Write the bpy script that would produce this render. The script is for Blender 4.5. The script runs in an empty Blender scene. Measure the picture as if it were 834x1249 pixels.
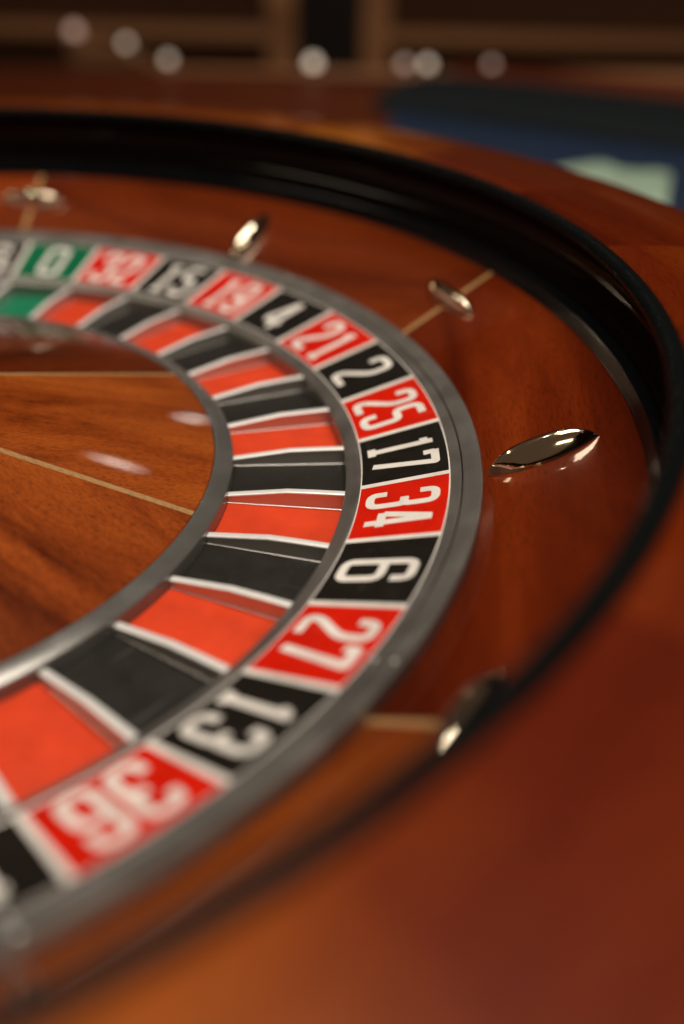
import bpy, bmesh, math, random
from mathutils import Vector, Matrix

random.seed(7)
MM = 0.001
PI = math.pi
scene = bpy.context.scene
COL = scene.collection

# ------------------------------------------------------------------ camera
cam_d = bpy.data.cameras.new('camera')
cam = bpy.data.objects.new('camera', cam_d)
COL.objects.link(cam)
_r = Vector((0.99741282, 0.07084623, 0.01218476))
_u = Vector((-0.04756873, 0.52337567, 0.85077325))
_f = Vector((-0.05389688, 0.84915177, -0.52539167))
m = Matrix.Identity(4)
for i in range(3):
    m[i][0] = _r[i]; m[i][1] = _u[i]; m[i][2] = -_f[i]
m.translation = Vector((231.61, -331.01, 185.27)) * MM
cam.matrix_world = m
cam_d.sensor_fit = 'VERTICAL'
cam_d.sensor_height = 36.0
cam_d.sensor_width = 24.0
cam_d.lens = 36.0 * 1259.755 / 1249.0
cam_d.clip_start = 0.01
cam_d.clip_end = 50
cam_d.dof.use_dof = True
cam_d.dof.focus_distance = 0.380
cam_d.dof.aperture_fstop = 2.6
cam_d.dof.aperture_blades = 0
scene.camera = cam

# ------------------------------------------------------------------ world + lamps
w = bpy.data.worlds.new('World'); scene.world = w; w.use_nodes = True
bg = w.node_tree.nodes['Background']
bg.inputs[0].default_value = (1.0, 0.66, 0.42, 1); bg.inputs[1].default_value = 0.065
scene.view_settings.view_transform = 'Standard'
scene.view_settings.look = 'None'
scene.view_settings.exposure = 0.0
scene.view_settings.gamma = 1.0


def area(name, loc, target, sx, sy, power, col, shape='RECTANGLE'):
    l = bpy.data.lights.new(name, 'AREA'); l.shape = shape; l.size = sx; l.size_y = sy
    l.energy = power; l.color = col
    o = bpy.data.objects.new(name, l); COL.objects.link(o)
    o.location = Vector(loc) * MM
    d = (Vector(target) - Vector(loc)) * MM
    o.rotation_euler = d.to_track_quat('-Z', 'Y').to_euler()
    return o


# broad ceiling lamp over the table, a soft lamp further back and two small pendant lamps
area('ceiling_lamp', (260, -60, 1500), (230, 0, 0), 0.8, 0.6, 16.5, (1.0, 0.90, 0.78))
area('pendant_lamp', (70, 2060, 1350), (130, 0, 0), 0.13, 0.03, 0.13, (1.0, 0.92, 0.80), 'ELLIPSE')
area('pendant_lamp', (100, 1990, 720), (144, 50, 0), 0.05, 0.025, 0.05, (1.0, 0.92, 0.82), 'ELLIPSE')

for lx, ly, lz in ((-700, 250, 2000), (-250, 330, 2000), (200, 330, 2000), (650, 300, 2000), (1100, 150, 2000), (1200, -300, 1800)):
    area('ceiling_spot', (lx, ly, lz), (230, 0, 0), 0.05, 0.05, 2.0, (1.0, 0.88, 0.74), 'DISK')

# unseen light strips, added to put warm streaks in the chrome deflectors
area('reflection_strip', (500, -1300, 1000), (280, 0, 0), 0.9, 0.10, 2.2, (1.0, 0.84, 0.62))
area('reflection_strip', (1300, -500, 900), (280, 0, 0), 0.6, 0.08, 1.4, (1.0, 0.84, 0.62))
area('reflection_strip', (-1100, 100, 1000), (280, 0, 0), 0.7, 0.10, 1.8, (1.0, 0.82, 0.60))

# ------------------------------------------------------------------ materials


def mat(name):
    mt = bpy.data.materials.new(name); mt.use_nodes = True
    nt = mt.node_tree
    return mt, nt, nt.nodes['Principled BSDF']


def N(nt, t, **k):
    n = nt.nodes.new(t)
    for a, b in k.items():
        setattr(n, a, b)
    return n


def simple(name, col, rough=0.4, metal=0.0, coat=0.0, spec=0.5, var=0.0, scale=400.0, bump=0.0, rvar=0.0):
    mt, nt, p = mat(name)
    p.inputs['Base Color'].default_value = (*col, 1)
    p.inputs['Roughness'].default_value = rough
    p.inputs['Metallic'].default_value = metal
    p.inputs['Coat Weight'].default_value = coat
    p.inputs['Coat Roughness'].default_value = 0.05
    p.inputs['Specular IOR Level'].default_value = spec
    if var or bump or rvar:
        tc = N(nt, 'ShaderNodeTexCoord')
        no = N(nt, 'ShaderNodeTexNoise'); no.inputs['Scale'].default_value = scale; no.inputs['Detail'].default_value = 6
        nt.links.new(tc.outputs['Object'], no.inputs['Vector'])
        if var:
            mx = N(nt, 'ShaderNodeMix', data_type='RGBA')
            mx.inputs[6].default_value = (*[c * (1 - var) for c in col], 1)
            mx.inputs[7].default_value = (*[min(1, c * (1 + var)) for c in col], 1)
            nt.links.new(no.outputs['Fac'], mx.inputs[0]); nt.links.new(mx.outputs[2], p.inputs['Base Color'])
        if rvar:
            mr = N(nt, 'ShaderNodeMapRange'); mr.inputs[1].default_value = .3; mr.inputs[2].default_value = .7
            mr.inputs[3].default_value = max(0, rough - rvar); mr.inputs[4].default_value = rough + rvar
            nt.links.new(no.outputs['Fac'], mr.inputs[0]); nt.links.new(mr.outputs[0], p.inputs['Roughness'])
        if bump:
            b = N(nt, 'ShaderNodeBump'); b.inputs['Strength'].default_value = bump; b.inputs['Distance'].default_value = 0.0003
            nt.links.new(no.outputs['Fac'], b.inputs['Height']); nt.links.new(b.outputs[0], p.inputs['Normal'])
    return mt


def wood(name, dark, mid, light, axis='X', band=55.0, coat=1.0, rough=0.34, contrast=1.0, grain=0.24, pore=0.8, sheen=None):
    """varnished ribbon-striped mahogany: grain runs along the object's own axis"""
    mt, nt, p = mat(name)
    L = nt.links.new
    tc = N(nt, 'ShaderNodeTexCoord'); oi = N(nt, 'ShaderNodeObjectInfo')
    ad = N(nt, 'ShaderNodeVectorMath', operation='MULTIPLY_ADD')
    cb = N(nt, 'ShaderNodeCombineXYZ')
    for i in range(3):
        L(oi.outputs['Random'], cb.inputs[i])
    L(cb.outputs[0], ad.inputs[0]); ad.inputs[1].default_value = (3.1, 5.3, 1.7); L(tc.outputs['Object'], ad.inputs[2])

    def stretched(sa, sc):
        mp = N(nt, 'ShaderNodeMapping')
        mp.inputs['Scale'].default_value = (sa, sc, sc) if axis == 'X' else (sc, sa, sc)
        L(ad.outputs[0], mp.inputs['Vector']); return mp

    def noise(mp, scale, detail, rough_=0.6, dist=0.0):
        n = N(nt, 'ShaderNodeTexNoise'); n.inputs['Scale'].default_value = scale
        n.inputs['Detail'].default_value = detail; n.inputs['Roughness'].default_value = rough_
        n.inputs['Distortion'].default_value = dist
        L(mp.outputs[0], n.inputs['Vector']); return n
    n1 = noise(stretched(0.10, 1.0), band, 4, 0.55, 0.6)       # broad ribbon bands
    n2 = noise(stretched(0.06, 1.0), 420, 6, 0.7, 0.3)         # grain lines
    n3 = noise(stretched(0.09, 1.0), 1900, 3, 0.6)             # pores
    a1 = N(nt, 'ShaderNodeMath', operation='MULTIPLY_ADD'); a1.inputs[1].default_value = 1.25 * contrast; a1.inputs[2].default_value = -0.22 * contrast
    L(n1.outputs['Fac'], a1.inputs[0])
    a2 = N(nt, 'ShaderNodeMath', operation='MULTIPLY_ADD'); a2.inputs[1].default_value = grain
    L(n2.outputs['Fac'], a2.inputs[0]); L(a1.outputs[0], a2.inputs[2])
    a3 = N(nt, 'ShaderNodeMath', operation='SUBTRACT'); a3.inputs[1].default_value = 0.5 * grain - 0.05
    L(a2.outputs[0], a3.inputs[0])
    cr = N(nt, 'ShaderNodeValToRGB'); e = cr.color_ramp.elements
    e[0].position = 0.22; e[0].color = (*dark, 1); e[1].position = 0.85; e[1].color = (*light, 1)
    q = e.new(0.5); q.color = (*mid, 1)
    L(a3.outputs[0], cr.inputs[0])
    pr = N(nt, 'ShaderNodeMapRange'); pr.inputs[1].default_value = 0.36; pr.inputs[2].default_value = 0.52
    pr.inputs[3].default_value = 0.55; pr.inputs[4].default_value = 1.0
    L(n3.outputs['Fac'], pr.inputs[0])
    mu = N(nt, 'ShaderNodeMix', data_type='RGBA', blend_type='MULTIPLY'); mu.inputs[0].default_value = pore
    L(cr.outputs[0], mu.inputs[6]); L(pr.outputs[0], mu.inputs[7])
    oc = N(nt, 'ShaderNodeMix', data_type='RGBA', blend_type='MULTIPLY'); oc.inputs[0].default_value = 1.0
    L(mu.outputs[2], oc.inputs[6]); L(oi.outputs['Color'], oc.inputs[7])
    L(oc.outputs[2], p.inputs['Base Color'])
    if sheen:      # veneer's angle-dependent sheen painted into the colour, golden towards one side of the bowl
        x0, x1, gain = sheen
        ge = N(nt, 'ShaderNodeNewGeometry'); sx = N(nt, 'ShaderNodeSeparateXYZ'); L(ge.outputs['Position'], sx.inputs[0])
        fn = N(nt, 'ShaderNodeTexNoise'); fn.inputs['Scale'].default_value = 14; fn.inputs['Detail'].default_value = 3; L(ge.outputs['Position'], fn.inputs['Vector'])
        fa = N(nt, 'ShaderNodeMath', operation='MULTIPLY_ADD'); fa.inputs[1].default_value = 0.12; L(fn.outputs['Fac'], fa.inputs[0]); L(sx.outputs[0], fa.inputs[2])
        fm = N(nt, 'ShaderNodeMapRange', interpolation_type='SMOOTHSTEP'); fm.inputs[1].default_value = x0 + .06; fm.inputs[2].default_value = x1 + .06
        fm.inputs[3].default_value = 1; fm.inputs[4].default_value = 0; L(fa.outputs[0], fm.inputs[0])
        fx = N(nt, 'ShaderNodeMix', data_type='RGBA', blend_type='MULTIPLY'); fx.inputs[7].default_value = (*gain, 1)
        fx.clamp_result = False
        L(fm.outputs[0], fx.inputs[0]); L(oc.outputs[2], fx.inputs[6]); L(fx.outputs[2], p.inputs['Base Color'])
    p.inputs['Roughness'].default_value = rough
    p.inputs['Coat Weight'].default_value = coat; p.inputs['Coat Roughness'].default_value = 0.035
    p.inputs['Coat IOR'].default_value = 1.45
    p.inputs['Specular IOR Level'].default_value = 0.08
    return mt


M = {}
M['cone_wood'] = wood('cone_wood', (0.07, 0.008, 0.001), (0.28, 0.054, 0.007), (0.50, 0.120, 0.017), 'X', 30, contrast=1.05, grain=0.42, pore=1.0)
M['bowl_wood'] = wood('bowl_wood', (0.085, 0.009, 0.0015), (0.17, 0.021, 0.003), (0.29, 0.045, 0.007), 'Y', 24, contrast=1.1)
M['rim_wood'] = wood('rim_wood', (0.065, 0.005, 0.0005), (0.125, 0.012, 0.0008), (0.20, 0.030, 0.002), 'Y', 14, contrast=1.35, rough=0.4, sheen=(0.205, 0.262, (2.15, 4.1, 2.8)))
M['table_wood'] = wood('table_wood', (0.06, 0.012, 0.004), (0.11, 0.022, 0.007), (0.18, 0.045, 0.014), 'X', 12, coat=0.0, rough=0.55)
M['panel_wood'] = wood('panel_wood', (0.03, 0.012, 0.006), (0.05, 0.02, 0.01), (0.07, 0.03, 0.015), 'X', 9, coat=0.1)
M['trim_wood'] = wood('trim_wood', (0.20, 0.09, 0.04), (0.28, 0.13, 0.06), (0.36, 0.18, 0.09), 'X', 9, coat=0.1)
M['inlay'] = wood('inlay', (0.42, 0.24, 0.10), (0.52, 0.31, 0.14), (0.6, 0.38, 0.18), 'X', 60, coat=1.0, contrast=0.5)


def turned(name, col, rough, metal):
    """lathe-turned metal: fine circular marks about the wheel axis plus faint tarnish and nicks"""
    mt, nt, p = mat(name); L = nt.links.new
    tc = N(nt, 'ShaderNodeTexCoord')
    fl_ = N(nt, 'ShaderNodeVectorMath', operation='MULTIPLY'); fl_.inputs[1].default_value = (1, 1, 0); L(tc.outputs['Object'], fl_.inputs[0])
    ln = N(nt, 'ShaderNodeVectorMath', operation='LENGTH'); L(fl_.outputs[0], ln.inputs[0])
    n1 = N(nt, 'ShaderNodeTexNoise', noise_dimensions='1D'); n1.inputs['Scale'].default_value = 2600; n1.inputs['Detail'].default_value = 3
    L(ln.outputs['Value'], n1.inputs['W'])
    n2 = N(nt, 'ShaderNodeTexNoise'); n2.inputs['Scale'].default_value = 55; n2.inputs['Detail'].default_value = 6; L(tc.outputs['Object'], n2.inputs['Vector'])
    n3 = N(nt, 'ShaderNodeTexNoise'); n3.inputs['Scale'].default_value = 900; n3.inputs['Detail'].default_value = 2; L(tc.outputs['Object'], n3.inputs['Vector'])

    def rng(n, a, b, c, d):
        r = N(nt, 'ShaderNodeMapRange'); r.inputs[1].default_value = a; r.inputs[2].default_value = b
        r.inputs[3].default_value = c; r.inputs[4].default_value = d; L(n.outputs['Fac'], r.inputs[0]); return r
    m1 = N(nt, 'ShaderNodeMath', operation='MULTIPLY'); L(rng(n1, .3, .7, .88, 1.1).outputs[0], m1.inputs[0]); L(rng(n2, .3, .7, .88, 1.08).outputs[0], m1.inputs[1])
    m2 = N(nt, 'ShaderNodeMath', operation='MULTIPLY'); L(m1.outputs[0], m2.inputs[0]); L(rng(n3, .70, .76, 1.0, 1.5).outputs[0], m2.inputs[1])
    c1 = N(nt, 'ShaderNodeMix', data_type='RGBA', blend_type='MULTIPLY'); c1.inputs[0].default_value = 1; c1.inputs[6].default_value = (*col, 1)
    L(m2.outputs[0], c1.inputs[7]); L(c1.outputs[2], p.inputs['Base Color'])
    L(rng(n2, .3, .7, rough - .07, rough + .07).outputs[0], p.inputs['Roughness'])
    p.inputs['Metallic'].default_value = metal
    bp = N(nt, 'ShaderNodeBump'); bp.inputs['Strength'].default_value = 0.25; bp.inputs['Distance'].default_value = 0.00006
    L(n1.outputs['Fac'], bp.inputs['Height']); L(bp.outputs[0], p.inputs['Normal'])
    return mt


M['silver'] = turned('turned_silver', (0.30, 0.285, 0.265), 0.40, 0.78)
M['silver_dark'] = turned('turned_dark_silver', (0.20, 0.197, 0.188), 0.24, 0.55)
M['groove'] = simple('groove_black', (0.012, 0.011, 0.010), 0.6)
M['fret'] = simple('fret_chrome', (0.62, 0.61, 0.59), 0.34, 0.72, rvar=0.04, scale=300)
M['fret_cap'] = simple('fret_cap_silver', (0.90, 0.90, 0.89), 0.34, 0.25, var=0.05, rvar=0.05, scale=500)
M['chrome'] = simple('chrome', (0.92, 0.80, 0.62), 0.08, 1.0, rvar=0.03, scale=130, bump=0.12)


def worn(name, col, rough, spec, scuff, amount, dirt):
    """paint with uneven tone, faint scuffs and grime specks"""
    mt, nt, p = mat(name); L = nt.links.new
    tc = N(nt, 'ShaderNodeTexCoord'); oi = N(nt, 'ShaderNodeObjectInfo')
    ad = N(nt, 'ShaderNodeVectorMath', operation='ADD'); L(tc.outputs['Object'], ad.inputs[0])
    cb = N(nt, 'ShaderNodeCombineXYZ'); L(oi.outputs['Random'], cb.inputs[2]); L(cb.outputs[0], ad.inputs[1])

    def nz(scale, det, sc=(1, 1, 1), rot=0.0):
        mp = N(nt, 'ShaderNodeMapping'); mp.inputs['Scale'].default_value = sc; mp.inputs['Rotation'].default_value = (0, 0, rot)
        L(ad.outputs[0], mp.inputs['Vector'])
        n = N(nt, 'ShaderNodeTexNoise'); n.inputs['Scale'].default_value = scale; n.inputs['Detail'].default_value = det
        L(mp.outputs[0], n.inputs['Vector']); return n

    def rng(n, a, b, c, d):
        r = N(nt, 'ShaderNodeMapRange'); r.inputs[1].default_value = a; r.inputs[2].default_value = b
        r.inputs[3].default_value = c; r.inputs[4].default_value = d; L(n.outputs['Fac'], r.inputs[0]); return r
    tone = rng(nz(75, 5), .3, .7, 0.86, 1.10)
    t1 = N(nt, 'ShaderNodeMix', data_type='RGBA', blend_type='MULTIPLY'); t1.inputs[0].default_value = 1
    t1.inputs[6].default_value = (*col, 1); L(tone.outputs[0], t1.inputs[7])
    sc1 = rng(nz(260, 3, (1, .06, 1), 0.7), .66, .72, 0, 1); sc2 = rng(nz(260, 3, (.05, 1, 1), 0.25), .66, .72, 0, 1)
    mx = N(nt, 'ShaderNodeMath', operation='MAXIMUM'); L(sc1.outputs[0], mx.inputs[0]); L(sc2.outputs[0], mx.inputs[1])
    am = N(nt, 'ShaderNodeMath', operation='MULTIPLY'); am.inputs[1].default_value = amount; L(mx.outputs[0], am.inputs[0])
    t2 = N(nt, 'ShaderNodeMix', data_type='RGBA'); t2.inputs[7].default_value = (*scuff, 1)
    L(am.outputs[0], t2.inputs[0]); L(t1.outputs[2], t2.inputs[6])
    sp = rng(nz(1100, 2), .70, .76, 0, dirt)
    t3 = N(nt, 'ShaderNodeMix', data_type='RGBA'); t3.inputs[7].default_value = (0.25, 0.22, 0.19, 1)
    L(sp.outputs[0], t3.inputs[0]); L(t2.outputs[2], t3.inputs[6])
    L(t3.outputs[2], p.inputs['Base Color'])
    rr = rng(nz(140, 5), .3, .7, rough - .08, rough + .1); L(rr.outputs[0], p.inputs['Roughness'])
    p.inputs['Specular IOR Level'].default_value = spec
    bp = N(nt, 'ShaderNodeBump'); bp.inputs['Strength'].default_value = 0.15; bp.inputs['Distance'].default_value = 0.0001
    L(mx.outputs[0], bp.inputs['Height']); L(bp.outputs[0], p.inputs['Normal'])
    return mt


M['red_cell'] = worn('red_cell', (0.62, 0.011, 0.0015), 0.40, 0.15, (0.7, 0.10, 0.06), 0.25, 0.35)
M['black_cell'] = worn('black_cell', (0.010, 0.008, 0.006), 0.42, 0.22, (0.05, 0.045, 0.04), 0.4, 0.3)
M['green_cell'] = worn('green_cell', (0.0, 0.13, 0.055), 0.42, 0.18, (0.1, 0.25, 0.16), 0.3, 0.3)
M['white'] = worn('white_print', (0.82, 0.79, 0.74), 0.42, 0.4, (0.6, 0.56, 0.5), 0.4, 0.3)
M['red_floor'] = worn('red_floor', (0.69, 0.056, 0.015), 0.46, 0.22, (0.50, 0.05, 0.02), 0.35, 0.35)
M['black_floor'] = worn('black_floor', (0.018, 0.017, 0.014), 0.46, 0.25, (0.07, 0.066, 0.06), 0.5, 0.35)
M['green_floor'] = worn('green_floor', (0.01, 0.20, 0.10), 0.46, 0.22, (0.08, 0.28, 0.18), 0.4, 0.3)
M['black_matte'] = simple('black_lip', (0.004, 0.005, 0.005), 0.28, spec=0.08, rvar=0.05, scale=120)


def track_mat():
    mt, nt, p = mat('black_track'); L = nt.links.new
    tc = N(nt, 'ShaderNodeTexCoord')
    no = N(nt, 'ShaderNodeTexNoise'); no.inputs['Scale'].default_value = 1500; no.inputs['Detail'].default_value = 2
    big = N(nt, 'ShaderNodeTexNoise'); big.inputs['Scale'].default_value = 14; big.inputs['Detail'].default_value = 3
    L(tc.outputs['Object'], no.inputs['Vector']); L(tc.outputs['Object'], big.inputs['Vector'])
    mr = N(nt, 'ShaderNodeMapRange'); mr.inputs[1].default_value = 0.68; mr.inputs[2].default_value = 0.74
    L(no.outputs['Fac'], mr.inputs[0])
    mx = N(nt, 'ShaderNodeMix', data_type='RGBA'); mx.inputs[6].default_value = (0.010, 0.006, 0.0045, 1); mx.inputs[7].default_value = (0.12, 0.10, 0.085, 1)
    L(mr.outputs[0], mx.inputs[0]); L(mx.outputs[2], p.inputs['Base Color'])
    r2 = N(nt, 'ShaderNodeMapRange'); r2.inputs[1].default_value = .35; r2.inputs[2].default_value = .65; r2.inputs[3].default_value = .06; r2.inputs[4].default_value = .22
    p.inputs['Specular IOR Level'].default_value = 0.2; p.inputs['IOR'].default_value = 1.38
    L(big.outputs['Fac'], r2.inputs[0]); L(r2.outputs[0], p.inputs['Roughness'])
    return mt


M['track'] = track_mat()
M['black_gloss'] = simple('black_gloss', (0.004, 0.005, 0.006), 0.16, spec=0.2, rvar=0.06, scale=60)
M['felt'] = simple('blue_felt', (0.016, 0.030, 0.064), 0.95, spec=0.1, var=0.15, scale=900, bump=0.4)
M['felt_print'] = simple('pale_print', (0.30, 0.41, 0.32), 0.9, spec=0.1, var=0.6, scale=38)
M['pad'] = simple('pad_leather', (0.008, 0.012, 0.014), 0.7, spec=0.15, var=0.2, scale=200, bump=0.3)
M['dark_wall'] = simple('dark_wall', (0.02, 0.011, 0.007), 0.7, var=0.2, scale=6)
M['dark_floor'] = simple('dark_floor', (0.03, 0.014, 0.010), 0.8, var=0.2, scale=10)


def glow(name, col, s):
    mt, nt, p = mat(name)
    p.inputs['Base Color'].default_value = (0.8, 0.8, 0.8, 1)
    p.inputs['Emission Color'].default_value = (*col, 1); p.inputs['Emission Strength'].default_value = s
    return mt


M['glint'] = glow('glint_glow', (1.0, 0.78, 0.58), 0.95)  # emission stands in for highlights reflected on the far rail
M['glint_mid'] = glow('glint_glow_mid', (1.0, 0.74, 0.54), 0.6)
M['glint_pink'] = glow('glint_glow_dim', (1.0, 0.48, 0.34), 0.36)

# ------------------------------------------------------------------ mesh helpers


def mesh(name, verts, faces, mt, smooth=True, edge=None):
    me = bpy.data.meshes.new(name)
    me.from_pydata([tuple(c * MM for c in v) for v in verts], [], faces)
    me.update()
    if mt is not None:
        me.materials.append(mt)
    if smooth:
        for p in me.polygons:
            p.use_smooth = True
        if edge is not None:
            me.set_sharp_from_angle(angle=math.radians(edge))
    return me


def obj(name, me, parent=None, rz=0.0, loc=(0, 0, 0)):
    o = bpy.data.objects.new(name, me); COL.objects.link(o)
    o.location = Vector(loc) * MM; o.rotation_euler = (0, 0, rz)
    if parent is not None:
        o.parent = parent
    return o


def tag(o, label=None, cat=None, group=None, kind=None):
    if label: o['label'] = label
    if cat: o['category'] = cat
    if group: o['group'] = group
    if kind: o['kind'] = kind
    return o


def empty(name, loc=(0, 0, 0)):
    o = bpy.data.objects.new(name, None); COL.objects.link(o); o.location = Vector(loc) * MM
    o.empty_display_size = 0.02
    return o


def lathe(name, prof, mt, seg=288, a0=0.0, a1=None, closed=True, edge=28):
    """revolve a profile [(r,z)...]; closed = profile is a loop (solid ring)"""
    full = a1 is None
    n = seg if full else seg + 1
    V = []; F = []
    P = len(prof)
    for i in range(n):
        a = 2 * PI * i / seg if full else a0 + (a1 - a0) * i / seg
        for r, z in prof:
            V.append((r * math.cos(a), r * math.sin(a), z))
    last = seg
    for i in range(last):
        i2 = (i + 1) % n
        for k in range(P if closed else P - 1):
            k2 = (k + 1) % P
            F.append((i * P + k, i2 * P + k, i2 * P + k2, i * P + k2))
    if not full and closed:
        F.append(tuple(range(P - 1, -1, -1))[::-1]); F.append(tuple((n - 1) * P + k for k in range(P))[::-1])
    me = mesh(name, V, F, mt, True, edge)
    bm = bmesh.new(); bm.from_mesh(me); bmesh.ops.recalc_face_normals(bm, faces=bm.faces); bm.to_mesh(me); bm.free()
    me.set_sharp_from_angle(angle=math.radians(edge))
    return me


def loft(name, sections, mt, edge=35, cap=True):
    P = len(sections[0]); V = [v for s in sections for v in s]; F = []
    for i in range(len(sections) - 1):
        for k in range(P):
            k2 = (k + 1) % P
            F.append((i * P + k, i * P + k2, (i + 1) * P + k2, (i + 1) * P + k))
    if cap:
        F.append(tuple(range(P))); F.append(tuple((len(sections) - 1) * P + k for k in range(P)))
    me = mesh(name, V, F, mt, True, edge)
    bm = bmesh.new(); bm.from_mesh(me); bmesh.ops.recalc_face_normals(bm, faces=bm.faces); bm.to_mesh(me); bm.free()
    me.set_sharp_from_angle(angle=math.radians(edge))
    return me


def box(name, x0, x1, y0, y1, z0, z1, mt, bev=0.0, parent=None):
    cx, cy, cz = (x0 + x1) / 2, (y0 + y1) / 2, (z0 + z1) / 2
    bm = bmesh.new(); bmesh.ops.create_cube(bm, size=1.0)
    bmesh.ops.scale(bm, vec=((x1 - x0) * MM, (y1 - y0) * MM, (z1 - z0) * MM), verts=bm.verts)
    if bev:
        bmesh.ops.bevel(bm, geom=bm.edges[:], offset=bev * MM, segments=3, affect='EDGES', profile=0.5)
    me = bpy.data.meshes.new(name); bm.to_mesh(me); bm.free(); me.materials.append(mt)
    for p in me.polygons: p.use_smooth = True
    me.set_sharp_from_angle(angle=math.radians(30))
    return obj(name, me, parent, 0, (cx, cy, cz))


# ================================================================== SETTING
ZT = -45.0
fl = box('floor', -4000, 4000, -2500, 5000, -860, -840, M['dark_floor']); tag(fl, kind='structure')
wl = box('wall', -4000, 4000, 3300, 3400, -840, 2400, M['dark_wall']); tag(wl, kind='structure')

# ------------------------------------------------------------------ the gaming table
table = empty('gaming_table', (200, 300, -840))
tag(table, 'dark wooden gaming table with blue felt the roulette bowl stands on', 'table')


def tchild(o):
    o.parent = table; o.matrix_parent_inverse = Matrix.Translation(table.location).inverted(); return o


tchild(box('tabletop', -900, 1250, -900, 1160, ZT - 40, ZT, M['table_wood'], 4))
for lx in (-800, 1150):
    for ly in (-800, 1100):
        tchild(box('leg', lx - 45, lx + 45, ly - 45, ly + 45, -840, ZT - 40, M['table_wood'], 5))


def slab(name, pts, z0, z1, mt, bev=1.0):
    bm = bmesh.new()
    vs = [bm.verts.new((x * MM, y * MM, z0 * MM)) for x, y in pts]
    f = bm.faces.new(vs)
    r = bmesh.ops.extrude_face_region(bm, geom=[f])
    bmesh.ops.translate(bm, vec=(0, 0, (z1 - z0) * MM), verts=[v for v in r['geom'] if isinstance(v, bmesh.types.BMVert)])
    bmesh.ops.recalc_face_normals(bm, faces=bm.faces)
    if bev:
        bmesh.ops.bevel(bm, geom=bm.edges[:], offset=bev * MM, segments=2, affect='EDGES', profile=0.5)
    me = bpy.data.meshes.new(name); bm.to_mesh(me); bm.free(); me.materials.append(mt)
    for p in me.polygons: p.use_smooth = True
    me.set_sharp_from_angle(angle=math.radians(30))
    return obj(name, me)


felt = tchild(slab('felt', [(196, 380), (1180, 380), (1180, 480), (900, 560), (700, 640), (500, 740), (360, 820), (203, 905)], ZT + 0.2, ZT + 2.2, M['felt'], 0.4))
tag(felt, 'blue felt cloth')
# printed pale patch on the felt (rounded blob-like box with a waist)
def rounded_poly(pts, rad):
    out = []; n = len(pts)
    for i in range(n):
        p = Vector(pts[i]); da = Vector(pts[i - 1]) - p; db = Vector(pts[(i + 1) % n]) - p
        rr = min(rad, da.length * .45, db.length * .45)
        p0 = p + da.normalized() * rr; p1 = p + db.normalized() * rr
        for k in range(6):
            t = k / 5
            v = p0 * (1 - t) ** 2 + p * 2 * t * (1 - t) + p1 * t * t
            out.append((v.x, v.y))
    return out


pp = rounded_poly([(352, 650), (412, 690), (420, 652), (468, 660), (424, 470), (330, 490)], 40)
patch = tchild(slab('printed_box', pp, ZT + 2.3, ZT + 2.6, M['felt_print'], 0))
tag(patch, 'pale green printed box on the blue felt')


def bar(name, path, half, z0, top, mt, dome=6, rnd=8):
    """rounded bar along a path in plan"""
    secs = []
    n = len(path)
    for i, (x, y) in enumerate(path):
        a = path[max(0, i - 1)]; b = path[min(n - 1, i + 1)]
        d = Vector((b[0] - a[0], b[1] - a[1], 0)).normalized(); nn = Vector((-d.y, d.x, 0))
        s = [(-half, z0), (half, z0), (half, top - rnd), (half - rnd * .3, top - rnd * .3), (half - rnd, top), (half * .4, top + dome * .8), (0, top + dome),
             (-half * .4, top + dome * .8), (-half + rnd, top), (-half + rnd * .3, top - rnd * .3), (-half, top - rnd)]
        secs.append([(x + nn.x * u, y + nn.y * u, z) for u, z in s])
    return obj(name, loft(name, secs, mt, 50))


def arcpath(pts, n=8):
    out = []
    P = [Vector((*p, 0)) for p in pts]
    P = [P[0] * 2 - P[1]] + P + [P[-1] * 2 - P[-2]]
    for i in range(1, len(P) - 2):
        for k in range(n):
            t = k / n
            a, b, c, d = P[i - 1], P[i], P[i + 1], P[i + 2]
            v = 0.5 * ((2 * b) + (c - a) * t + (2 * a - 5 * b + 4 * c - d) * t * t + (3 * b - a - 3 * c + d) * t ** 3)
            out.append((v.x, v.y))
    out.append(tuple(pts[-1])); return out


pad = tchild(bar('armrest_pad', arcpath([(222, 1010), (360, 950), (520, 860), (760, 730), (1150, 590)]), 105, ZT + 0.2, ZT + 14, M['pad'], 8, 9))
tag(pad, 'dark padded armrest edging the blue felt')
tchild(bar('wood_rail', arcpath([(280, 1130), (420, 1095), (600, 1015), (850, 890), (1150, 770)]), 30, ZT + 0.2, ZT + 14, M['table_wood'], 5, 9))
railo = tchild(bar('edge_rail', arcpath([(-322, 1440), (-208, 1325), (-112, 1175), (-55, 1164), (87, 1174), (240, 1187), (420, 1207), (640, 1232)]), 13, ZT - 38, ZT + 2, M['trim_wood'], 3, 5))


def rail_glint(x, y, z, r, bright, label):  # self-lit dome standing in for a highlight reflected off the polished rail
    t = empty('rail_glint', (x, y, z))
    tag(t, label, 'highlight', 'small highlights along the far table edge')
    base = lathe('glint_base', [(0.01, 0), (r * 1.0, 0), (r * 1.0, 3), (r * .8, 4), (0.01, 4)], M['chrome'], 24)
    obj('glint_base', base, t)
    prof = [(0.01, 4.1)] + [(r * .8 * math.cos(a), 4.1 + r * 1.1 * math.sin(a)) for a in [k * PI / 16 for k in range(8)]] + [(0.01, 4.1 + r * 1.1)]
    obj('glint', lathe('glint', prof, M[('glint_pink', 'glint', 'glint_mid')[bright]], 24), t)


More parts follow.
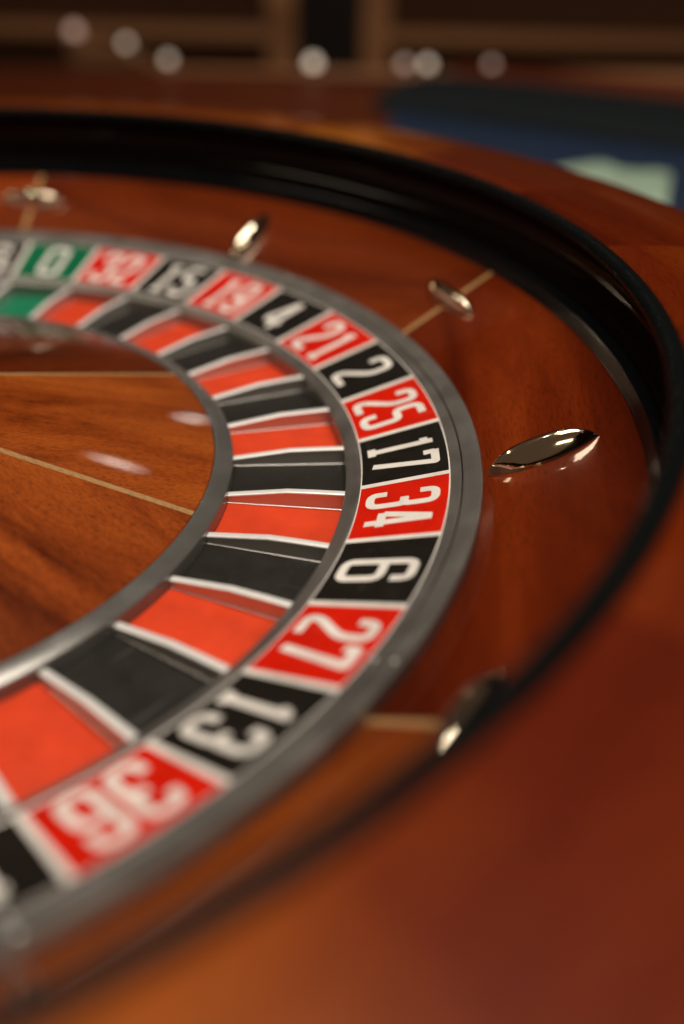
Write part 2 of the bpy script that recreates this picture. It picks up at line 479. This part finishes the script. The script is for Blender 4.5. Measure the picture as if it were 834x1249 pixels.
ZR = ZT + 4.6
rail_glint(-318, 1434, ZR, 13, 0, 'pinkish round highlight, leftmost on the far table edge')
rail_glint(-206, 1320, ZR, 9, 2, 'warm round highlight, second from the left on the far edge')
rail_glint(-111, 1174.5, ZR, 8.5, 2, 'warm round highlight at the corner of the far table edge')
rail_glint(88, 1174, ZR, 10.5, 1, 'round highlight on the far edge in front of the black gap')
rail_glint(212, 1184.5, ZR, 9, 0, 'dim reddish highlight touching the brighter highlight right of the gap')
rail_glint(243, 1187.5, ZR, 8.5, 1, 'bright round highlight right of the black gap on the far edge')
rail_glint(330, 1197, ZR, 8, 0, 'dim reddish round highlight, rightmost on the far table edge')


def cabinet(x0, x1, px0, px1, label):
    y = 1700
    t = empty('cabinet', ((x0 + x1) / 2, y, -840)); tag(t, label, 'cabinet', 'dark wooden cabinets behind the table')

    def c(o):
        o.parent = t; o.matrix_parent_inverse = Matrix.Translation(t.location).inverted(); return o
    c(box('panel', x0, x1, y + 20, y + 60, -840, 330, M['panel_wood'], 2))
    c(box('stile', px0, px1, y - 14, y + 19.5, -840, 330, M['trim_wood'], 3))
    a, b = (x0, px0 - 1) if abs(px1 - x1) < 5 else (px1 + 1, x1)
    c(box('rail', a, b, y - 8, y + 19.5, -76, -52, M['trim_wood'], 3))
    c(box('rail', a, b, y - 8, y + 19.5, 150, 175, M['trim_wood'], 3))
    c(box('rail', a, b, y - 8, y + 19.5, -400, -360, M['trim_wood'], 3))


cabinet(-900, 7, -45, 7, 'dark wooden cabinet left of the black gap in the background')
cabinet(127, 1300, 127, 178, 'dark wooden cabinet right of the black gap in the background')

# ================================================================== ROULETTE BOWL
bowl = empty('roulette_bowl', (0, 0, ZT))
tag(bowl, 'polished mahogany roulette bowl with black ball track and chrome deflectors', 'roulette bowl')


def bchild(o):
    o.parent = bowl; o.matrix_parent_inverse = Matrix.Translation(bowl.location).inverted(); return o


# lower conical wood: six veneer panels between pale inlays at 30+60k degrees
def zb(r): return -2.0 + (r - 262.0) * 25.0 / 51.0


W_IN = 3.0
R0, R1 = 257.0, 313.0
g = 0.5 * W_IN
NP = 40


def panel_mesh(name, prof, mt, half, gap, seg, edge=28):
    """closed lathe panel with straight parallel-sided gaps left for the inlay"""
    V = []; F = []; P = len(prof)
    for i in range(seg + 1):
        for r, z in prof:
            lim = half - gap / r
            a = -lim + 2 * lim * i / seg
            V.append((r * math.cos(a), r * math.sin(a), z))
    for i in range(seg):
        for k in range(P):
            k2 = (k + 1) % P
            F.append((i * P + k, (i + 1) * P + k, (i + 1) * P + k2, i * P + k2))
    F.append(tuple(range(P))); F.append(tuple(seg * P + k for k in range(P)))
    me = mesh(name, V, F, mt, True, edge)
    bm = bmesh.new(); bm.from_mesh(me); bmesh.ops.recalc_face_normals(bm, faces=bm.faces); bm.to_mesh(me); bm.free()
    me.set_sharp_from_angle(angle=math.radians(edge))
    return me


me = panel_mesh('veneer_panel', [(R0, zb(R0)), (R1, zb(R1)), (R1, zb(R1) - 6), (R0, zb(R0) - 6)], M['bowl_wood'], PI / 6, g, 48)
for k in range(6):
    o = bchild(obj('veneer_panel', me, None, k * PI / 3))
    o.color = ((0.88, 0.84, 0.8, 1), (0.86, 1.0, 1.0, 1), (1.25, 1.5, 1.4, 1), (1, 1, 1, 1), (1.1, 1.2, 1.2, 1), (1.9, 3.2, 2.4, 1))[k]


def strip(name, ra, za, rb, zb_, width, mt, th=4.0, proud=0.05):
    h = width / 2
    V = []
    for r, z in ((ra, za), (rb, zb_)):
        for y, dz in ((-h, -th), (h, -th), (h, proud), (-h, proud)):
            V.append((r, y, z + dz))
    F = [(0, 1, 2, 3), (7, 6, 5, 4), (0, 4, 5, 1), (1, 5, 6, 2), (2, 6, 7, 3), (3, 7, 4, 0)]
    me = mesh(name, V, F, mt, False)
    return me


me = strip('inlay_strip', R0, zb(R0), R1, zb(R1), W_IN - 0.1, M['inlay'])
for k in range(6):
    bchild(obj('inlay_strip', me, None, PI / 6 + k * PI / 3))

# black ball track ring: lower band, concave glossy track, overhanging top lip
bchild(obj('lower_band', lathe('lower_band', [(313.1, 16), (313.1, 23.4), (313.5, 25.2), (314.0, 27.6), (314.2, 29.0), (314.8, 30.3), (315.9, 31.3), (317.3, 31.8), (318.6, 31.6), (319.2, 31.2), (322, 31.2), (322, 16)], M['black_gloss'])))
tr = []
for k in range(15):
    a = math.radians(-62 + 140 * k / 14)
    tr.append((317.5 + 10.5 * math.cos(a), 43.2 + 12.6 * math.sin(a)))
tr = [(319.2, 31.5)] + tr[0:]
prof = tr + [(318.0, 57.0), (334, 57.0), (334, 31.5)]
bchild(obj('ball_track', lathe('ball_track', prof, M['track'])))
bchild(obj('top_lip', lathe('top_lip', [(316.5, 57.1), (313.4, 57.5), (312.4, 58.4), (312.2, 59.6)] + [(315.8 + 3.62 * math.cos(math.radians(175 - 165 * q / 12)), 59.4 + 3.3 * math.sin(math.radians(175 - 165 * q / 12))) for q in range(13)] + [(319.4, 57.1)], M['black_matte'])))

# upper wood rim: twelve veneer panels
RO = 398.0


def zr(r):
    t = (r - 323.6) / (RO - 323.6)
    return 61.0 - 2.0 * t - 6.5 * t * t


rp = [(319.5, 60.4), (320.4, zr(320.4))] + [(r, zr(r)) for r in (332, 342, 352, 362, 372, 382, 390, 394)] + [(396.6, 50.6), (398, 47.5), (398, 40), (335, 40), (335, 57.1), (319.5, 57.1)]
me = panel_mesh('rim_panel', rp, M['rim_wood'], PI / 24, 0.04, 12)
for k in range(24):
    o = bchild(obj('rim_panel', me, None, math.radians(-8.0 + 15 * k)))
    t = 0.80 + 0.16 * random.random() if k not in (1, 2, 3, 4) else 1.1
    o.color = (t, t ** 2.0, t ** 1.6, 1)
# outer shell and underside
bchild(obj('outer_shell', lathe('outer_shell', [(390, 39.8), (394, 36), (395, 20), (390, -5), (376, -30), (362, ZT + 2.5), (330, ZT + 2.5), (330, ZT + 12), (352, -20), (366, 5), (374, 30), (374, 39.8)], M['bowl_wood'])))
bchild(obj('inner_shell', lathe('inner_shell', [(256.5, -8), (256.5, -33), (333.5, -33), (333.5, 31), (327, 31), (327, 15.6), (313, 15.4), (300, 8)], M['bowl_wood'])))
bchild(obj('base_plate', lathe('base_plate', [(0.01, -34), (362, -34), (362, ZT + 2.4), (0.01, ZT + 2.4)], M['bowl_wood'])))


# chrome deflectors: marquise outline, domed with a soft ridge
def deflector_mesh(L=42.0, Wd=12.5, Hh=8.0):
    nx, ny = 26, 14
    V = []; F = []
    for i in range(nx + 1):
        t = -1 + 2 * i / nx
        w_ = Wd / 2 * (1 - abs(t) ** 2.4) ** 0.9 + 0.02
        hh = Hh * (1 - abs(t) ** 2.9) ** 0.8
        for j in range(ny + 1):
            s = -1 + 2 * j / ny
            crest = 1 - abs(s) ** 1.9
            V.append((t * L / 2, s * w_, hh * crest))
    c = ny + 1
    for i in range(nx):
        for j in range(ny):
            F.append((i * c + j, (i + 1) * c + j, (i + 1) * c + j + 1, i * c + j + 1))
    # skirt down into the wood
    b = len(V)
    ring = [i * c for i in range(nx + 1)] + [i * c + ny for i in range(nx, -1, -1)]
    for q in ring:
        x, y, z = V[q]; V.append((x, y, -0.8))
    n = len(ring)
    for i in range(n):
        j = (i + 1) % n
        F.append((ring[i], b + i, b + j, ring[j]))
    me = mesh('deflector', V, F, M['chrome'], True, 55)
    bm = bmesh.new(); bm.from_mesh(me); bmesh.ops.remove_doubles(bm, verts=bm.verts, dist=1e-6); bmesh.ops.recalc_face_normals(bm, faces=bm.faces); bm.to_mesh(me); bm.free()
    return me


dm = deflector_mesh()
slope = math.atan(25.0 / 51.0)
for k in range(12):
    a = math.radians(30 * k if k != 10 else 307.2)
    radial = (k % 2 == 0)
    rc = 282.5 if radial else 291.0
    o = bpy.data.objects.new('deflector', dm); COL.objects.link(o)
    mtx = Matrix.Rotation(a, 4, 'Z') @ Matrix.Translation(Vector((rc, 0, zb(rc) + 0.2)) * MM) @ Matrix.Rotation(-slope, 4, 'Y')
    if not radial:
        mtx = mtx @ Matrix.Rotation(PI / 2, 4, 'Z')
    o.matrix_world = mtx
    o.parent = bowl; o.matrix_parent_inverse = Matrix.Translation(bowl.location).inverted()

# ================================================================== ROULETTE ROTOR
rotor = empty('spinning_rotor', (0, 0, -33))
tag(rotor, 'roulette wheel head with red and black numbered cells, silver rings and wooden cone', 'roulette wheel')


def rchild(o, lab=None):
    o.parent = rotor; o.matrix_parent_inverse = Matrix.Translation(rotor.location).inverted()
    if lab: o['label'] = lab
    return o


SEQ = [0, 32, 15, 19, 4, 21, 2, 25, 17, 34, 6, 27, 13, 36, 11, 30, 8, 23, 10, 5, 24, 16, 33, 1, 20, 14, 31, 9, 22, 18, 29, 7, 28, 12, 35, 3, 26]
REDS = {1, 3, 5, 7, 9, 12, 14, 16, 18, 19, 21, 23, 25, 27, 30, 32, 34, 36}
D = 2 * PI / 37
# divider between 17 and 34 lies at angle 0; the order runs clockwise
i34 = SEQ.index(34)


def ang_mid(i): return -((i - i34) + 0.5) * D


RIN, ZIN, ROUT, ZOUT = 217.3, -8.8, 250.0, 0.0


def zn(r): return ZIN + (r - RIN) * (ZOUT - ZIN) / (ROUT - RIN)


rchild(obj('outer_ring', lathe('outer_ring', [(254.55, -14), (254.55, 1.7), (254.8, 2.0), (260.2, 3.85), (260.9, 3.95), (261.35, 3.5), (261.4, 2.6), (261.4, -14)], M['silver'])))
rchild(obj('groove_ring', lathe('groove_ring', [(254.12, -14), (254.12, 0.2), (254.5, 0.2), (254.5, -14)], M['groove'], closed=True)))
rchild(obj('inner_step_ring', lathe('inner_step_ring', [(250.15, -14), (250.15, 0.15), (250.45, 0.55), (253.8, 1.75), (254.07, 1.6), (254.07, -14)], M['silver'])))
rchild(obj('number_band', lathe('number_band', [(RIN, ZIN), (ROUT + .1, zn(ROUT + .1)), (ROUT + .1, -14), (RIN, -14)], M['white'])))
rchild(obj('pocket_ring', lathe('pocket_ring', [(211.6, -19.5), (211.6, -11.0), (212.0, -10.55), (216.6, -8.75), (217.2, -8.9), (217.2, -19.5)], M['silver'])))
rchild(obj('rotor_base', lathe('rotor_base', [(0.01, -19.6), (261, -19.6), (261, -14.05), (217.3, -14.05), (217.3, -33), (0.01, -33)][:3] + [(217.3, -14.05), (217.3, -19.0), (150, -19.0), (150, -33), (0.01, -33)][0:0] + [(261, -33), (0.01, -33)], M['silver_dark'])))
rchild(obj('cone_ring', lathe('cone_ring', [(160.1, -16), (160.1, -10.25), (160.5, -10.0), (166.6, -11.3), (167.2, -11.8), (167.4, -12.6), (167.4, -19.5), (160.1, -19.5)], M['silver_dark'])))


def cell_mesh(name, ra, rb, zf, side, mt, top, seg=8, drop=0.3):
    """flat sector cell with parallel side margins; closed thin solid"""
    V = []; F = []
    for i in range(seg + 1):
        for r in (ra, rb):
            lim = D / 2 - side / r
            a = -lim + 2 * lim * i / seg
            V.append((r * math.cos(a), r * math.sin(a), zf(r) + top))
            V.append((r * math.cos(a), r * math.sin(a), zf(r) + top - drop))
    for i in range(seg):
        a = i * 4; b = a + 4
        F += [(a, a + 2, b + 2, b), (a + 1, b + 1, b + 3, a + 3), (a, b, b + 1, a + 1), (a + 2, a + 3, b + 3, b + 2)]
    F += [(0, 1, 3, 2), (seg * 4, seg * 4 + 2, seg * 4 + 3, seg * 4 + 1)]
    return mesh(name, V, F, mt, False)


cells = {c: cell_mesh('number_cell', RIN + .45, ROUT - .40, zn, 1.35, M[c + '_cell'], 0.12) for c in ('red', 'black', 'green')}


def zf(r): return -17.1 - (r - 167.5) * 0.02


floors = {c: cell_mesh('pocket_floor', 167.5, 211.5, zf, 0.6, M[c + '_floor'], 0.0, 8, 1.5) for c in ('red', 'black', 'green')}
DV = [(RIN + .1, -1.25), (RIN + .1, 1.25), (ROUT - .1, 1.25), (ROUT - .1, -1.25)]
divm = mesh('divider', [(r, y, zn(r) + 0.2) for r, y in DV] + [(r, y, zn(r) - 0.1) for r, y in DV], [(3, 2, 1, 0)[::-1], (4, 7, 6, 5), (0, 4, 5, 1)[::-1], (1, 5, 6, 2)[::-1], (2, 6, 7, 3)[::-1], (3, 7, 4, 0)[::-1]], M['white'], False)

# frets: thin blade with a foot, capped by a pale rounded strip; tall at the rim, low at the cone
FR = ((211.6, -11.0), (200, -10.95), (189.6, -11.05), (188.8, -11.2), (178, -12.45), (167.45, -13.7))
secs = []; caps = []
for r, zt in FR:
    z0 = zf(r) - 0.5; zq = zf(r) + 0.3
    secs.append([(r, y, z) for y, z in ((-1.5, z0), (-1.5, zq - .1), (-1.35, zq), (-1.2, zq + .05), (-1.1, zt - .72), (1.1, zt - .72), (1.2, zq + .05), (1.35, zq), (1.5, zq - .1), (1.5, z0))])
    caps.append([(r, y, z) for y, z in ((-1.5, zt - .7), (-1.55, zt - .45), (-1.4, zt - .16), (-1.0, zt), (0, zt + .06), (1.0, zt), (1.4, zt - .16), (1.55, zt - .45), (1.5, zt - .7))])
fretm = loft('fret', secs, M['fret'], 30)
capm = loft('fret_cap', caps, M['fret_cap'], 50)


# ---- numerals drawn as strokes on the conical band
def rounded(pts, rad, closed=False):
    out = []; n = len(pts)
    for i, p in enumerate(pts):
        p = Vector(p)
        if not closed and (i == 0 or i == n - 1):
            out.append(p); continue
        a = Vector(pts[i - 1]); b = Vector(pts[(i + 1) % n])
        da = (a - p); db = (b - p)
        rr = min(rad, da.length * 0.49, db.length * 0.49)
        p0 = p + da.normalized() * rr; p1 = p + db.normalized() * rr
        for k in range(6):
            t = k / 5
            out.append(p0 * (1 - t) ** 2 + p * 2 * t * (1 - t) + p1 * t * t)
    if closed: out.append(out[0].copy())
    return out


GLY = {
    '0': [('c', [(0, 0), (0, 1), (1, 1), (1, 0)])],
    '1': [('s', [(.60, 0), (.60, 1)]), ('s', [(.25, 0.0), (.95, 0.0)]), ('s', [(.55, .86), (.22, .86)])],
    '2': [('r', [(0, .74), (0, 1), (1, 1), (1, .60), (0, .17), (0, 0), (1, 0)])],
    '3': [('r', [(0, .76), (0, 1), (1, 1), (1, .53), (.40, .53)]), ('r', [(.72, .53), (1, .50), (1, 0), (0, 0), (0, .25)])],
    '4': [('s', [(.72, 0), (.72, 1)]), ('s', [(.62, .98), (.02, .26)]), ('s', [(-.05, .24), (1.08, .24)])],
    '5': [('r', [(1, 1), (0, 1), (0, .57), (1, .60), (1, 0), (0, 0), (0, .24)])],
    '6': [('r', [(1, .74), (1, 1), (0, 1), (0, 0), (1, 0), (1, .57), (.1, .57)])],
    '7': [('s', [(0, .82), (0, 1)]), ('s', [(-.12, 1), (1.0, 1), (.30, 0)])],
    '8': [('c', [(0, 0), (0, .53), (1, .53), (1, 0)]), ('c', [(.04, .53), (.04, 1), (.96, 1), (.96, .53)])],
    '9': [('r', [(0, .26), (0, 0), (1, 0), (1, 1), (0, 1), (0, .43), (.9, .43)])],
}
HD = 24.2
ST = 3.2


def digit_mesh(ch, wd, ucen):
    V = []; F = []
    for si, (kind, pts) in enumerate(GLY[ch]):
        P = [((x - 0.5) * wd + ucen, (y - 0.5) * HD) for x, y in pts]
        P = rounded(P, 3.4 if kind != 's' else 0.5, kind == 'c')
        closed = kind == 'c'
        n = len(P); b = len(V)
        for i in range(n):
            if closed:
                a = P[i - 1] if i > 0 else P[n - 2]; c_ = P[i + 1] if i < n - 1 else P[1]
            else:
                a = P[max(0, i - 1)]; c_ = P[min(n - 1, i + 1)]
            d1 = (P[i] - a); d2 = (c_ - P[i])
            d1 = d1.normalized() if d1.length > 1e-6 else d2.normalized()
            d2 = d2.normalized() if d2.length > 1e-6 else d1
            t = (d1 + d2)
            t = t.normalized() if t.length > 1e-6 else d1
            nn = Vector((-t.y, t.x)); k = 1 / max(0.5, nn.dot(Vector((-d1.y, d1.x))))
            for sgn in (1, -1):
                q = P[i] + nn * (sgn * ST / 2 * k)
                R = 0.5 * (RIN + ROUT) - 0.2 + q.y * 0.9655
                aa = -q.x / R
                for dz in (0.22 + 0.03 * si, 0.0):
                    V.append((R * math.cos(aa), R * math.sin(aa), zn(R) + dz))
        for i in range(n - 1):
            a = b + i * 4; c_ = a + 4
            F += [(a, a + 2, c_ + 2, c_), (a, c_, c_ + 1, a + 1), (a + 2, a + 3, c_ + 3, c_ + 2)]
        if not closed:
            e = b + (n - 1) * 4
            F += [(b, b + 1, b + 3, b + 2), (e, e + 2, e + 3, e + 1)]
    me = mesh('digit', V, F, M['white'], False)
    bm = bmesh.new(); bm.from_mesh(me)
    for f in bm.faces:
        f.normal_update()
    bm.to_mesh(me); bm.free()
    return me


cache = {}
for i, num in enumerate(SEQ):
    a = ang_mid(i)
    c = 'green' if num == 0 else ('red' if num in REDS else 'black')
    cell = rchild(obj('number_cell', cells[c], None, a), '%s cell with white number %d' % (c, num))
    rchild(obj('pocket_floor', floors[c], None, a), '%s pocket floor' % c)
    rchild(obj('divider', divm, None, a + D / 2))
    fr = rchild(obj('fret', fretm, None, a + D / 2))
    fc = obj('fret_cap', capm, None, 0.0); fc.parent = fr
    s = str(num)
    lay = [(s, 10.0, 0.0)] if len(s) == 1 else [(s[0], 8.0, -6.8), (s[1], 8.0, 6.8)]
    for ch, wd, uc in lay:
        key = (ch, wd, uc)
        if key not in cache:
            cache[key] = digit_mesh(ch, wd, uc)
        d = obj('digit', cache[key], None, a)
        d.parent = cell; d.matrix_parent_inverse = Matrix.Identity(4); d.rotation_euler = (0, 0, 0)
        d['label'] = 'white digit %s' % ch

# small bright pins set in the outer ring
pin = lathe('ring_pin', [(0.01, 0.5), (0.7, 0.35), (1.0, 0.0), (1.0, -1), (0.01, -1)], M['fret'], 16)
for dg in (-25.8, 49.4, -52.0):
    a = math.radians(dg)
    for rr, zz in ((252.2, 1.2), (258.5, 3.3)):
        rchild(obj('ring_pin', pin, None, 0, (rr * math.cos(a), rr * math.sin(a), zz)))

# wooden cone: eight veneer wedges with pale inlay lines between
ZA = 28.0


def zc(r): return ZA + (-10.2 - ZA) * r / 160.0


wp = [(7, zc(7)), (60, zc(60)), (110, zc(110)), (159.6, zc(159.6)), (160.0, zc(160) - .5), (160, -15), (7, -15)]
me = panel_mesh('cone_wedge', wp, M['cone_wood'], PI / 8, 1.45, 24)
ms = strip('inlay_strip', 7.5, zc(7.5), 159.9, zc(159.9), 2.8, M['inlay'], 4.0, 0.03)
for k in range(8):
    o = rchild(obj('cone_wedge', me, None, math.radians(15.0 + 45 * k)))
    o.color = ((1, 1, 1, 1), (0.42, 0.32, 0.32, 1), (1, .9, .9, 1), (.6, .5, .5, 1), (1, 1, 1, 1), (.7, .6, .6, 1), (1, .9, .9, 1), (0.9, 0.85, 0.8, 1))[k]
    rchild(obj('inlay_strip', ms, None, math.radians(15.0 + 22.5 + 45 * k)))
rchild(obj('centre_cap', lathe('centre_cap', [(0.01, zc(7) + 4), (6, zc(7) + 3), (9, zc(9) + .3), (9, zc(9) - 6), (0.01, zc(9) - 6)], M['chrome'], 48)))
